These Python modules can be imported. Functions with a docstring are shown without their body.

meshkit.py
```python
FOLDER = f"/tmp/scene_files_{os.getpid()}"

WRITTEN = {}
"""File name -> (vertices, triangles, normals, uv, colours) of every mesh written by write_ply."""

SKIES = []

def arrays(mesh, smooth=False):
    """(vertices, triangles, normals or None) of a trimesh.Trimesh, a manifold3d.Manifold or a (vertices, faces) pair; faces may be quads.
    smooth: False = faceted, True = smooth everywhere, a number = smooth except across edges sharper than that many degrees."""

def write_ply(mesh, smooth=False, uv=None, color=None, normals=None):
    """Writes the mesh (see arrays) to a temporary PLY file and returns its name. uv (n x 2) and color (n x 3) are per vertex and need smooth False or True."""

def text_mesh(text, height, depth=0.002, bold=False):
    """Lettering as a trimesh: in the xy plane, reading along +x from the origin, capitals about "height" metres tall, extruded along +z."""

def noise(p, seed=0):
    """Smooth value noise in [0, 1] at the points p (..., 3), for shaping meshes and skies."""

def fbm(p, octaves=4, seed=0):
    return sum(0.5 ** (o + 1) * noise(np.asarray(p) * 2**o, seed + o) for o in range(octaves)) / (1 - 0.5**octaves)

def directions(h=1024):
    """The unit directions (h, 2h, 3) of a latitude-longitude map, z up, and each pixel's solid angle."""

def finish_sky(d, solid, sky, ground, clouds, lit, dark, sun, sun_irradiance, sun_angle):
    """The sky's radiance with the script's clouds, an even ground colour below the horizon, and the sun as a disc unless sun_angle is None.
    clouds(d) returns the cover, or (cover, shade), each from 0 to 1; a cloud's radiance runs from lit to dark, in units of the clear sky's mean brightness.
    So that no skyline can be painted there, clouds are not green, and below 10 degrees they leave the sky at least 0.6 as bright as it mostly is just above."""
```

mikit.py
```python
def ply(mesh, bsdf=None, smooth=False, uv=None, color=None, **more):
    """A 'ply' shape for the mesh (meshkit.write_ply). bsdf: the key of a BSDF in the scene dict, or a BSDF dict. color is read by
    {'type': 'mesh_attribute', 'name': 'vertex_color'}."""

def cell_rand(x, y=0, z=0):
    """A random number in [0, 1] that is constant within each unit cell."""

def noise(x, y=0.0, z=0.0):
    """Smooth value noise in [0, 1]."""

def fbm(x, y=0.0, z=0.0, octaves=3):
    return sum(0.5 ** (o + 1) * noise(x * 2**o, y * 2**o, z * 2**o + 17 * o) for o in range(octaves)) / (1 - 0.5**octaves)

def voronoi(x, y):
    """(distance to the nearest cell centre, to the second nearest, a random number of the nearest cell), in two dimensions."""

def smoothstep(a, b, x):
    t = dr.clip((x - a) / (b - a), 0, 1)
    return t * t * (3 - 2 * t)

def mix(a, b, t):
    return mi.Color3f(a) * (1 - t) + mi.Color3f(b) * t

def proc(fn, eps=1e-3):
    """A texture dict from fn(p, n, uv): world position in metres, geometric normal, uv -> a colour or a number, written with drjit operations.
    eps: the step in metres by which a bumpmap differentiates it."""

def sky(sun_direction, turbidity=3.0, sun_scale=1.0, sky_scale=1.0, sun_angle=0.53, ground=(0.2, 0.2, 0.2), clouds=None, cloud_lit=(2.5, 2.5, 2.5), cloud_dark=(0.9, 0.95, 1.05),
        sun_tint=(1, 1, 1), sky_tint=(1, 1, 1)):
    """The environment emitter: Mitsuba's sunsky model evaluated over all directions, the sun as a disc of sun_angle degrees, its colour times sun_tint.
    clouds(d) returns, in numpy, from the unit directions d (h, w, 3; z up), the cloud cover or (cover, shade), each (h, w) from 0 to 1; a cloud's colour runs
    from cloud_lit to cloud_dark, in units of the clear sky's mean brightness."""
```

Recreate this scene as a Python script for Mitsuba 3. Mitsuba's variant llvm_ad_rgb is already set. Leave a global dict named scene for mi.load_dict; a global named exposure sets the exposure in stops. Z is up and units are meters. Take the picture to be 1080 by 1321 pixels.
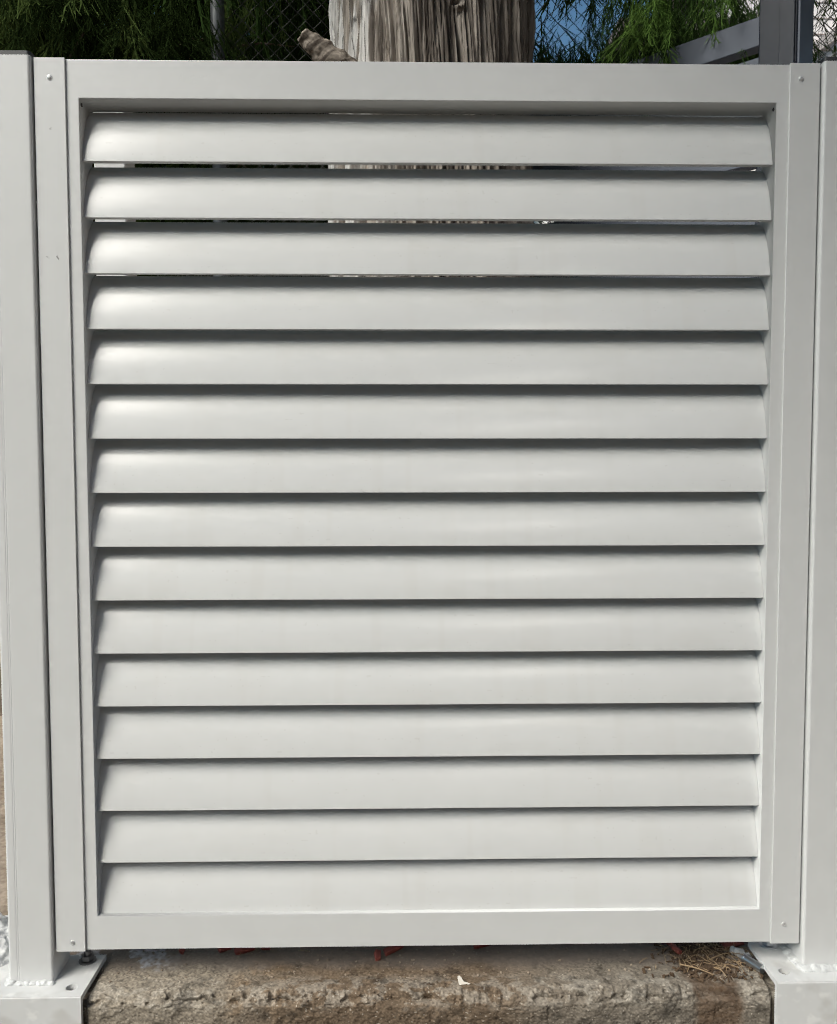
import math, random
import numpy as np
import trimesh, shapely, manifold3d
import drjit as dr
import mitsuba as mi
import mikit, meshkit
from shapely.geometry import Polygon, box as sbox
from shapely import affinity

T = mi.ScalarTransform4f
scene, labels = {}, {}

# ------------------------------------------------------------------ camera, sky, exposure
# world: x right along the fence, y away from the street, z up; z = 0 is the bottom edge of the louvre panel
yaw, pitch, roll = -0.01853, -0.05538, 0.00217
cz, sz, cx_, sx_, cr, sr = math.cos(yaw), math.sin(yaw), math.cos(pitch), math.sin(pitch), math.cos(roll), math.sin(roll)
Rz = np.array([[cz, -sz, 0], [sz, cz, 0], [0, 0, 1]])
Rx = np.array([[1, 0, 0], [0, cx_, -sx_], [0, sx_, cx_]])
Ry = np.array([[cr, 0, sr], [0, 1, 0], [-sr, 0, cr]])
ROT = Ry @ Rx @ Rz
EYE = np.array([-0.03603, -1.10779, 0.64779])
fwd, up = ROT @ [0, 1, 0], ROT @ [0, 0, 1]
scene['camera'] = {'type': 'perspective', 'fov': math.degrees(2 * math.atan(540 / 1093.27)), 'fov_axis': 'x',
                   'near_clip': 0.02, 'far_clip': 3000.0,
                   'to_world': T().look_at(origin=EYE.tolist(), target=(EYE + fwd).tolist(), up=up.tolist())}
SUN_AZ, SUN_EL = math.radians(46), math.radians(42)      # from the street side, to the left
SUN = [-math.sin(SUN_AZ) * math.cos(SUN_EL), -math.cos(SUN_AZ) * math.cos(SUN_EL), math.sin(SUN_EL)]


scene['sky_light'] = mikit.sky(SUN, turbidity=3, sun_scale=1.0, sky_scale=0.62, sun_angle=34, sun_tint=(0.87, 1.02, 1.29), sky_tint=(1.0, 1.18, 1.12))
exposure = 2.0

# ------------------------------------------------------------------ helpers
rng = np.random.default_rng(7)


def numbered(key):
    if key not in scene and key not in labels and not any(k.startswith(key + '__') for k in scene):
        return key
    i = 1
    while f'{key}_{i:03d}' in scene or f'{key}_{i:03d}' in labels or any(k.startswith(f'{key}_{i:03d}__') for k in scene):
        i += 1
    return f'{key}_{i:03d}'


def put(name, mesh, bsdf, parent=None, smooth=30, **kw):
    key = numbered(parent + '__' + name if parent else name)
    scene[key] = mikit.ply(mesh, bsdf, smooth=smooth, **kw)
    return key


def tag(key, label=None, cat=None, group=None, kind=None):
    e = labels.setdefault(key, {})
    for k, v in (('label', label), ('category', cat), ('group', group), ('kind', kind)):
        if v:
            e[k] = v
    return key


def cat(ms):
    return trimesh.util.concatenate(ms)


def tm(v, f):
    v, f = np.asarray(v, float), np.asarray(f, int)
    if f.shape[1] == 4:
        f = np.vstack([f[:, [0, 1, 2]], f[:, [0, 2, 3]]])
    return trimesh.Trimesh(v, f, process=False)


def bevel_box(lo, hi, b=0.0012):
    """box with chamfered edges"""
    lo, hi = np.array(lo, float), np.array(hi, float)
    b = min(b, (hi - lo).min() * 0.45)
    pts = []
    for s in np.ndindex(2, 2, 2):
        c = np.where(s, hi, lo)
        d = np.where(s, -b, b)
        for k in range(3):
            p = c + d
            p[k] = c[k]
            pts.append(p)
    return trimesh.convex.convex_hull(np.array(pts))


def extrude_x(poly, x0, x1):
    """polygon in (y, z) extruded along x"""
    m = trimesh.creation.extrude_polygon(poly, x1 - x0, engine='earcut')
    v = m.vertices
    m.vertices = np.c_[x0 + v[:, 2], v[:, 0], v[:, 1]]
    return m


def extrude_z(poly, z0, z1):
    m = trimesh.creation.extrude_polygon(poly, z1 - z0, engine='earcut')
    m.vertices[:, 2] += z0
    return m


def tube(pts, rad, sides=8, cap=True):
    pts = np.asarray(pts, float)
    rad = np.broadcast_to(np.asarray(rad, float), len(pts))
    tan = np.gradient(pts, axis=0)
    tan /= np.linalg.norm(tan, axis=1, keepdims=True) + 1e-12
    ref = np.array([0, 0, 1.0]) if abs(tan[0][2]) < 0.9 else np.array([1.0, 0, 0])
    vs = []
    for p, t, r in zip(pts, tan, rad):
        u = ref - t * (ref @ t)
        u /= np.linalg.norm(u)
        ref = u
        w = np.cross(t, u)
        a = np.arange(sides) * 2 * np.pi / sides
        vs.append(p + r * (np.cos(a)[:, None] * u + np.sin(a)[:, None] * w))
    v = np.vstack(vs)
    f = []
    n = len(pts)
    for i in range(n - 1):
        for j in range(sides):
            k = (j + 1) % sides
            f.append([i * sides + j, i * sides + k, (i + 1) * sides + k, (i + 1) * sides + j])
    m = tm(v, f)
    if cap:
        e = [[0, k + 1, k] for k in range(1, sides - 1)] + [[(n - 1) * sides, (n - 1) * sides + k, (n - 1) * sides + k + 1] for k in range(1, sides - 1)]
        m = tm(v, np.vstack([m.faces, e]))
    return m


def lin(r, g, b):
    return [((c / 255 + 0.055) / 1.055) ** 2.4 if c > 10 else c / 255 / 12.92 for c in (r, g, b)]


def principled(col, rough=0.5, spec=0.5, metallic=0.0, bump=None, scale=1.0, two=True, **kw):
    d = {'type': 'principled', 'base_color': col if isinstance(col, dict) else {'type': 'rgb', 'value': list(col)},
         'roughness': rough, 'specular': spec, 'metallic': metallic, **kw}
    if bump is not None:
        d = {'type': 'bumpmap', 'tex': bump, 'scale': scale, 'bsdf': d}
    return {'type': 'twosided', 'bsdf': d} if two else d


N, FBM, SS, MIX = mikit.noise, mikit.fbm, mikit.smoothstep, mikit.mix

# ------------------------------------------------------------------ materials
PAINT = (0.528, 0.533, 0.526)


def paint_col(p, n, uv):
    k = FBM(p.x * 3 + 7, p.y * 3, p.z * 3, 3) - 0.5
    m = FBM(p.x * 40, p.y * 40 + 3, p.z * 40, 2) - 0.5
    c = mi.Color3f(*PAINT) * (1 + 0.05 * k + 0.025 * m)
    return c


def scuff(p, x, z, a, b, ang, seed):
    u = (p.x - x) * math.cos(ang) + (p.z - z) * math.sin(ang)
    v = -(p.x - x) * math.sin(ang) + (p.z - z) * math.cos(ang)
    d = dr.square(u / a) + dr.square(v / b)
    return (1 - SS(0.3, 1.0, d)) * SS(0.3, 0.55, N(p.x * 700 + seed, p.z * 700))


def channel_col(p, n, uv):
    c = paint_col(p, n, uv)
    s = scuff(p, -.4875, .9128, .0032, .0016, -.3, 3) * 0.35 + scuff(p, -.4755, .9125, .0045, .0013, -1.0, 9) * 0.75
    s = dr.minimum(s + scuff(p, -.480, 1.073, .003, .0016, .3, 5) * 0.4 + scuff(p, -.467, 1.0232, .0012, .0012, 0, 1) * 0.5, 1)
    return MIX(c, mi.Color3f(0.13, 0.125, 0.12), s)


def peel(p, n, uv):
    return FBM(p.x * 420, p.y * 420, p.z * 420, 2)


def plate_col(p, n, uv):
    c = paint_col(p, n, uv)
    k = SS(0.52, 0.72, FBM(p.x * 60 + 4, p.y * 60, p.z * 60, 4))
    c = MIX(c, mi.Color3f(0.68, 0.68, 0.66), k * 0.5)
    d = SS(0.53, 0.75, FBM(p.x * 25 + 14, p.y * 25, p.z * 25 + 8, 4))
    return MIX(c, mi.Color3f(0.36, 0.345, 0.315), d * 0.38)


scene['powder_coat'] = principled(mikit.proc(paint_col), 0.36, 0.5, bump=mikit.proc(peel, 4e-4), scale=0.00003)
def blade_col(p, n, uv):
    c = paint_col(p, n, uv)
    row = mikit.cell_rand(dr.floor((p.z - 1.0366) / 0.07077 + 100))
    c = c * (0.985 + 0.03 * row)
    drip = SS(0.60, 0.80, FBM(p.x * 45 + row * 31, p.z * 2.2, 4, 3))
    dust = SS(0.5, 0.8, FBM(p.x * 11 + row * 17, p.z * 30, p.y * 30, 4))
    c = MIX(c, mi.Color3f(0.42, 0.40, 0.36), 0.10 * drip + 0.10 * dust)
    speck = SS(0.86, 0.92, N(p.x * 260 + row * 7, p.y * 260, p.z * 260)) * SS(0.45, 0.6, N(p.x * 22, p.y * 22, p.z * 22))
    return MIX(c, mi.Color3f(0.30, 0.28, 0.25), 0.14 * speck)


scene['blade_coat'] = principled(mikit.proc(blade_col), 0.20, 0.30, bump=mikit.proc(peel, 4e-4), scale=0.00002)
scene['channel_coat'] = principled(mikit.proc(channel_col), 0.36, 0.5)
scene['plate_coat'] = principled(mikit.proc(plate_col), 0.45, 0.5, bump=mikit.proc(lambda p, n, uv: FBM(p.x * 90, p.y * 90, p.z * 90, 3), 1e-3), scale=0.0006)
scene['weld_coat'] = principled((0.50, 0.51, 0.505), 0.5, 0.5, bump=mikit.proc(lambda p, n, uv: FBM(p.x * 300, p.y * 300, p.z * 300, 3), 5e-4), scale=0.0012)
scene['black_plastic'] = principled((0.02, 0.021, 0.024), 0.45)
scene['zinc'] = principled((0.62, 0.64, 0.66), 0.32, metallic=1.0)
scene['dark_bolt'] = principled((0.16, 0.16, 0.165), 0.4, metallic=0.8)
scene['rivet_steel'] = principled((0.66, 0.66, 0.65), 0.3, metallic=0.6)


def kerb_col(p, n, uv):
    c = MIX((0.095, 0.066, 0.042), (0.185, 0.138, 0.096), FBM(p.x * 9 + 2, p.y * 9, p.z * 9, 4))
    # where along the kerb: paler at the left, brown in the middle, greyer at the right
    wob = (N(p.x * 7, p.z * 9) - 0.5) * 0.12
    left = 1 - SS(-0.36, -0.16, p.x + wob)
    right = SS(0.08, 0.26, p.x + wob)
    c = MIX(c, mi.Color3f(0.30, 0.27, 0.22), left * 0.6)
    c = MIX(c, mi.Color3f(0.19, 0.175, 0.148), right * 0.65)
    rust = (1 - SS(0.0, 0.055, dr.abs(p.x + wob * 0.3 + 0.235))) * SS(0.35, 0.6, FBM(p.x * 30, p.y * 30, p.z * 30, 3))
    c = MIX(c, mi.Color3f(0.20, 0.12, 0.055), rust * 0.6)
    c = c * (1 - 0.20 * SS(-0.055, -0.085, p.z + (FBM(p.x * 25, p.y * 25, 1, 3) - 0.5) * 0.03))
    # worn arris with pale aggregate showing
    worn = SS(-0.075, -0.056, p.z) * (1 - SS(-0.006, 0.02, p.y)) * SS(0.46, 0.56, FBM(p.x * 60 + 9, p.y * 90, p.z * 90, 5))
    c = MIX(c, mi.Color3f(0.38, 0.35, 0.30), worn * 0.35)
    grain = N(p.x * 420, p.y * 420, p.z * 420)
    c = c * (0.55 + 0.9 * grain)
    fleck = SS(0.80, 0.90, N(p.x * 310 + 3, p.y * 310, p.z * 310 + 7))
    c = MIX(c, mi.Color3f(0.50, 0.45, 0.38), fleck * 0.45)
    dark = SS(0.55, 0.72, FBM(p.x * 55, p.y * 55 + 4, p.z * 55, 4))
    c = c * (1 - 0.5 * dark)
    # dust and leaf dirt towards the garden bed
    back = SS(0.018, 0.05, p.y + (FBM(p.x * 30, p.y * 30, 2, 3) - 0.5) * 0.03)
    c = MIX(c, mi.Color3f(0.20, 0.165, 0.14), back * 0.72)
    ash = SS(0.48, 0.62, FBM(p.x * 38 + 3, p.y * 38, 5, 4)) * (1 - SS(-0.40, -0.34, p.x)) * SS(0.02, 0.04, p.y)
    c = MIX(c, mi.Color3f(0.46, 0.47, 0.50), ash * 0.95 * N(p.x * 260, p.y * 260))
    # soil washed down through the broken corner
    w2 = (FBM(p.x * 50 + 8, p.z * 40, p.y * 40, 4) - 0.5) * 0.030
    soil = SS(0.342, 0.356, p.x + w2) * (1 - SS(0.408, 0.424, p.x + w2)) * SS(0.30, 0.50, FBM(p.x * 40, p.y * 40, p.z * 40, 3) + 0.18)
    c = MIX(c, MIX((0.045, 0.026, 0.014), (0.13, 0.075, 0.040), FBM(p.x * 130, p.y * 130, p.z * 130, 4)), soil * 0.68)
    return c


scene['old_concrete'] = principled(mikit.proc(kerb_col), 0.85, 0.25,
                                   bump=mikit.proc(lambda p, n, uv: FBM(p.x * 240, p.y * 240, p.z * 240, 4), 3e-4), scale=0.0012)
scene['soil'] = principled(mikit.proc(lambda p, n, uv: MIX((0.05, 0.032, 0.02), (0.13, 0.09, 0.06), FBM(p.x * 30, p.y * 30, p.z * 30, 4))), 0.95, 0.1)
scene['yard_dirt'] = principled(mikit.proc(lambda p, n, uv: MIX((0.20, 0.155, 0.115), (0.36, 0.30, 0.24), FBM(p.x * 14, p.y * 14, 0, 5)) * (0.7 + 0.6 * N(p.x * 180, p.y * 180))), 0.95, 0.1)
scene['pavement_concrete'] = principled(mikit.proc(lambda p, n, uv: MIX((0.12, 0.11, 0.095), (0.18, 0.165, 0.14), FBM(p.x * 6, p.y * 6, 0, 5))), 0.9, 0.2)
scene['asphalt'] = principled(mikit.proc(lambda p, n, uv: MIX((0.045, 0.045, 0.047), (0.075, 0.074, 0.072), FBM(p.x * 20, p.y * 20, 0, 4))), 0.9, 0.2)
scene['grass_land'] = principled(mikit.proc(lambda p, n, uv: MIX((0.05, 0.075, 0.025), (0.12, 0.12, 0.05), FBM(p.x * 2, p.y * 2, 0, 5))), 0.95, 0.1)
scene['red_mulch'] = principled(mikit.proc(lambda p, n, uv: MIX((0.20, 0.048, 0.036), (0.36, 0.105, 0.08), FBM(p.x * 160, p.y * 160, p.z * 160, 3))), 0.75, 0.3)
scene['straw'] = principled((0.30, 0.215, 0.13), 0.7, 0.3)
scene['white_chip'] = principled((0.58, 0.54, 0.47), 0.6, 0.3)
scene['mortar'] = principled(mikit.proc(lambda p, n, uv: MIX((0.30, 0.31, 0.32), (0.60, 0.60, 0.59), SS(.3, .6, FBM(p.x * 120, p.y * 120, p.z * 120, 4)))), 0.9, 0.2)

# ------------------------------------------------------------------ the louvre panel
H, OX, SWI, PROUD = 1.1607, 0.44506, 0.46084, 0.003
panel = 'louvre_fence_panel'
tag(panel, 'pale grey powder-coated metal louvre panel with fifteen downward sloping blades, fixed between two posts', 'fence panel')


def rail_profile(z0, z1, y0, y1, r=0.0012):
    return sbox(y0, z0, y1, z1).buffer(-r).buffer(r, quad_segs=3)


def ring_frame(xo, zo0, zo1, xi, zi0, zi1, depth, b=.0011):
    """welded rectangular frame, its front edges rounded over"""
    def loop(x, z0, z1, y):
        return [[-x, y, z0], [x, y, z0], [x, y, z1], [-x, y, z1]]
    L = [loop(xo, zo0, zo1, depth)]
    for t in np.linspace(0, 1, 5):
        a = t * math.pi / 2
        d = b * (1 - math.cos(a))
        L.append(loop(xo - d, zo0 + d, zo1 - d, b * (1 - math.sin(a))))
    for t in np.linspace(1, 0, 5):
        a = t * math.pi / 2
        d = b * (1 - math.cos(a))
        L.append(loop(xi + d, zi0 - d, zi1 + d, b * (1 - math.sin(a))))
    L.append(loop(xi, zi0, zi1, depth))
    L.append(loop(xo, zo0, zo1, depth))
    V = np.array(L).reshape(-1, 3)
    F = []
    for i in range(len(L) - 1):
        for j in range(4):
            k = (j + 1) % 4
            F.append([i * 4 + j, i * 4 + k, (i + 1) * 4 + k, (i + 1) * 4 + j])
    m = tm(V, F)
    return m


fr_ = ring_frame(SWI + .004, .0003, H - .0006, OX, .0467, 1.112, .0420)
put('frame', fr_, 'powder_coat', panel, smooth=32)
for s_ in (-1, 1):
    wc = trimesh.creation.cylinder(.0022, .0012, sections=16)
    wc.apply_transform(trimesh.transformations.rotation_matrix(math.pi / 2, [0, 1, 0]))
    wc.apply_translation([s_ * (OX - .0004), .0075, 1.1065])
    put('weep_hole', wc, 'black_plastic', panel + '__frame')
for s in (-1, 1):
    x0, x1 = sorted((s * SWI, s * 0.4998))
    pr = sbox(x0, -PROUD, x1, -.0006).buffer(-.0009).buffer(.0009, quad_segs=3)
    side = extrude_z(pr, 0, H)
    xa, xb = sorted((s * 0.4972, s * 0.4997))
    web = extrude_z(sbox(xa, -.0007, xb, .056), 0.0005, H - .0005)
    k = put('side_channel', cat([side, web]), 'channel_coat', panel)
    for (sx, z) in ([(-.480, 1.136), (-.478, .0125)] if s < 0 else [(.475, 1.141), (.478, .0268)]):
        prof = np.array([[0, 0.0019], [.0008, .00185], [.0009, .0012], [.0013, .0013], [.0015, .0018], [.0029, .0012], [.0033, 0.0003], [.0033, -.0006]])
        r = trimesh.creation.revolve(prof[::-1], sections=24)
        v = r.vertices
        r.vertices = np.c_[v[:, 0], -v[:, 2], v[:, 1]]
        r.apply_translation([sx, -PROUD, z])
        put('rivet', r, 'rivet_steel', k, smooth=40)

# blades: a bowed sheet with a small return lip at its lower front edge
TD, TZ0, PT, BD, BH = 0.0066, 1.0366, 0.07077, 0.0428, 0.0751


def blade_poly():
    t = np.linspace(0, 1, 28)
    # outer face: steep at the lower front edge, leaning back towards the top
    z = BH * np.sin(t * math.radians(78)) / math.sin(math.radians(78))
    y = TD + (BD - TD) * (0.42 * t + 0.58 * (1 - np.cos(t * math.radians(78))) / (1 - math.cos(math.radians(78))))
    out = np.c_[y, z]
    d = np.gradient(out, axis=0)
    nrm = np.c_[d[:, 1], -d[:, 0]]
    nrm /= np.linalg.norm(nrm, axis=1, keepdims=True)
    inner = out + nrm * 0.0018          # behind the face
    lip = np.array([[TD + .0085, .0012], [TD + .0085, -.0003], [TD + .0015, -.0005], [TD + 0.0003, -.0003]])
    return Polygon(np.vstack([out[::-1], lip[::-1], inner[2:]])).buffer(0)


BP = blade_poly()
if BP.geom_type != 'Polygon':
    BP = max(BP.geoms, key=lambda g: g.area)
bl = extrude_x(BP, -OX + .0003, OX - .0003)
bl = mikit.ply(bl, 'blade_coat', smooth=24)
for i in range(15):
    scene[f'{panel}__blade' + (f'_{i:03d}' if i else '')] = {**bl, 'to_world': T().translate([0, 0, TZ0 - i * PT])}

# ------------------------------------------------------------------ posts with their brackets
def rounded_square(cx, cy, w, r=.004, notch=None):
    p = sbox(cx - w / 2, cy - w / 2, cx + w / 2, cy + w / 2).buffer(-r).buffer(r, quad_segs=6)
    if notch:
        for nx in notch:
            p = p.difference(shapely.Point(nx, cy - w / 2 - .0011).buffer(.0014, quad_segs=6))
    return p


def weld(path, r=.0042, seed=1, pitch_=.0052):
    g = np.random.default_rng(seed)
    ms = []
    path = np.asarray(path, float)
    seg = np.linalg.norm(np.diff(path, axis=0), axis=1)
    L = np.r_[0, np.cumsum(seg)]
    for q in np.arange(0, L[-1], pitch_):
        p = np.array([np.interp(q, L, path[:, k]) for k in range(3)])
        s = trimesh.creation.icosphere(subdivisions=2, radius=r * g.uniform(.85, 1.2))
        v = s.vertices
        s.vertices = v * [1.25, 1.1, g.uniform(.75, 1.05)] * (1 + .25 * (meshkit.noise(v * 420 + q * 900)[:, None] - .5))
        s.apply_translation(p + g.normal(0, .0005, 3))
        ms.append(s)
    return cat(ms)


def fence_post(side, zp, label, notch=None, seed=1):
    post = 'fence_post' if side < 0 else 'fence_post_001'
    cx = side * (0.5022 + .0295)
    w = .059
    cy = -.008 + w / 2
    put('shaft', extrude_z(rounded_square(cx, cy, w, notch=notch), zp, 1.1615), 'powder_coat', post, smooth=28)
    put('cap', extrude_z(rounded_square(cx, cy, w + .0006, r=.0045), 1.1615, 1.1665), 'black_plastic', post)
    # angle bracket: a top plate with a fixing hole and a front leg turned down over the kerb
    pl, th = .077, .007
    yb, yf = .056, -.038
    xi = cx - side * pl
    xo = cx + side * (.077 if side > 0 else .077)
    xa, xb = sorted((xi, xo))
    plan = sbox(xa, yf, xb, yb)
    hx, hy = side * .4745, (-.0185 if side < 0 else -.0148)
    for h in (hx, 2 * cx - hx):
        plan = plan.difference(affinity.scale(shapely.Point(h, hy).buffer(.0072, quad_segs=8), 1.0, 0.95))
    plate = extrude_z(plan, zp - th, zp)
    k = put('bracket', plate, 'plate_coat', post)
    leg = extrude_x(sbox(yf - .0008, zp - .150, yf + .006, zp - .0004).buffer(-.0018).buffer(.0018, quad_segs=4), xa, xb)
    put('front_leg', leg, 'plate_coat', k)
    # weld round the foot
    a, b = cx - w / 2, cx + w / 2
    inner = a if side > 0 else b
    outer = b if side > 0 else a
    if side < 0:
        path = [[outer, -.010, zp], [inner + .001, -.0095, zp]]
        put('weld', weld(path, .0042, seed), 'weld_coat', post)
        put('weld', weld([[outer - .002, .0, zp], [outer - .002, .05, zp]], .0042, seed + 5), 'weld_coat', post)
    else:
        path = [[inner + .002, -.0105, zp], [outer, -.0105, zp]]
        put('weld', weld(path, .0062, seed, .0050), 'weld_coat', post)
        put('weld', weld([[inner - .002, -.006, zp], [inner - .002, .05, zp]], .0050, seed + 5, .0048), 'weld_coat', post)
    # anchor bolt through the back of the plate
    bx, by = (side * .4752, .0415) if side < 0 else (side * .4795, .047)
    hexa = trimesh.creation.cylinder(.0088, .0062, sections=6)
    hexa.apply_translation([bx, by, zp + .0062])
    wash = trimesh.creation.cylinder(.0115, .0018, sections=28)
    wash.apply_translation([bx, by, zp + .0011])
    stud = trimesh.creation.cylinder(.005, .006, sections=16)
    stud.apply_translation([bx, by, zp + .012])
    put('anchor_bolt', cat([hexa, wash, stud]), 'dark_bolt' if side < 0 else 'zinc', k)
    tag(post, label, 'fence post')
    return post


fence_post(-1, -.0396, 'left square grey steel post with black cap, welded to a bracket on the kerb', notch=(-.5490, -.5465), seed=3)
fence_post(1, -.0319, 'right square grey steel post with black cap, thick weld bead at its foot', seed=11)

# ------------------------------------------------------------------ the old kerb
KT = -.0475          # top of the kerb


def kerb_mesh():
    xs = np.r_[np.linspace(-8, -.75, 40)[:-1], np.linspace(-.75, -.47, 90)[:-1], np.linspace(-.47, .47, 800)[:-1], np.linspace(.47, .75, 90)[:-1], np.linspace(.75, 8, 40)]
    R = .016
    yf = -.0305
    prof, nrm, ar = [], [], []
    for y in np.linspace(.125, yf + R, 90)[:-1]:
        prof.append((y, KT)); nrm.append((0, 1)); ar.append(0)
    for a in np.linspace(0, 1, 34)[:-1]:
        t = a * math.pi / 2
        prof.append((yf + R - R * math.sin(t), KT - R + R * math.cos(t))); nrm.append((-math.sin(t), math.cos(t))); ar.append(math.sin(a * math.pi))
    for z in np.r_[np.linspace(KT - R, -.13, 60), np.linspace(-.14, -.24, 8)]:
        prof.append((yf, z)); nrm.append((-1, 0)); ar.append(0)
    prof, nrm, ar = np.array(prof), np.array(nrm), np.array(ar)
    X, I = np.meshgrid(xs, np.arange(len(prof)), indexing='ij')
    P = np.stack([X, prof[I, 0], prof[I, 1]], -1)
    Nn = np.stack([X * 0, nrm[I, 0], nrm[I, 1]], -1)
    A = ar[I]
    n1 = meshkit.fbm(P * 28, 4, 1) - .5
    n2 = meshkit.fbm(P * 130, 3, 5) - .5
    n3 = meshkit.noise(P * 520, 9) - .5
    low = meshkit.fbm(P * 6, 2, 21) - .5
    face = np.clip((-P[..., 1] - .012) / .015, 0, 1)
    flat = np.clip((P[..., 1] + .012) / .02, 0, 1)
    h = (1 - .55 * flat) * (.006 * low + .0055 * n1 + .0030 * n2 * (1 + .9 * A) + .0014 * n3)
    # chips along the arris
    c = meshkit.fbm(P * [55, 70, 70], 3, 33)
    h -= .0035 * A * np.clip((c - .52) / .05, 0, 1) + .006 * A * np.clip((c - .56) / .2, 0, 1)
    pit = meshkit.noise(P * 230, 51)
    h -= .0020 * np.clip((pit - .78) / .08, 0, 1) * (.4 + A)
    c2 = meshkit.fbm(P * [90, 20, 20], 2, 13)
    h -= .004 * np.clip((c2 - .58) / .2, 0, 1) * np.clip(A + .5 * face, 0, 1)
    # vertical drip flutes on the face
    h += .002 * face * (meshkit.fbm(P * [120, 8, 14], 2, 41) - .5)
    # the broken corner at the right
    u = (P[..., 0] - .300) / .045
    lump = np.exp(-u ** 2)
    rid = np.abs(meshkit.fbm(P * 48, 3, 71) - .5) * 2
    h += lump * (A * .9 + .15) * (.010 * (.55 - rid) + .004 * (meshkit.fbm(P * 150, 2, 73) - .5))
    gx = (P[..., 0] - .385 - (meshkit.noise(P * 30, 3) - .5) * .03) / .036
    gul = np.exp(-gx ** 4)
    h -= gul * (np.clip(A * 1.2 + .5 * (P[..., 1] < .05), 0, 1.2)) * .011 * (.7 + .8 * (meshkit.fbm(P * 60, 3, 79) - .5))
    u = (P[..., 0] - .437) / .016
    h += np.exp(-u ** 2) * A * .006 * (meshkit.fbm(P * 80, 3, 83) * 2 - .6)
    # keep it under the brackets
    br = np.clip((np.abs(P[..., 0]) - .450) / .006, 0, 1)
    h = h * (1 - br) - .010 * br
    h[(P[..., 2] < -.2)] *= .2
    P = P + Nn * h[..., None]
    n, m = X.shape
    idx = np.arange(n * m).reshape(n, m)
    f = np.stack([idx[:-1, :-1], idx[:-1, 1:], idx[1:, 1:], idx[1:, :-1]], -1).reshape(-1, 4)
    me = tm(P.reshape(-1, 3), f)
    return me, P


kerb, KP = kerb_mesh()
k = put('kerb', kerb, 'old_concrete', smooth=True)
tag(k, kind='structure')
KV = kerb.vertices


def kerb_z(x, y):
    sel = KV[(np.abs(KV[:, 0] - x) < .004) & (np.abs(KV[:, 1] - y) < .004)]
    return sel[:, 2].max() if len(sel) else KT


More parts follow.
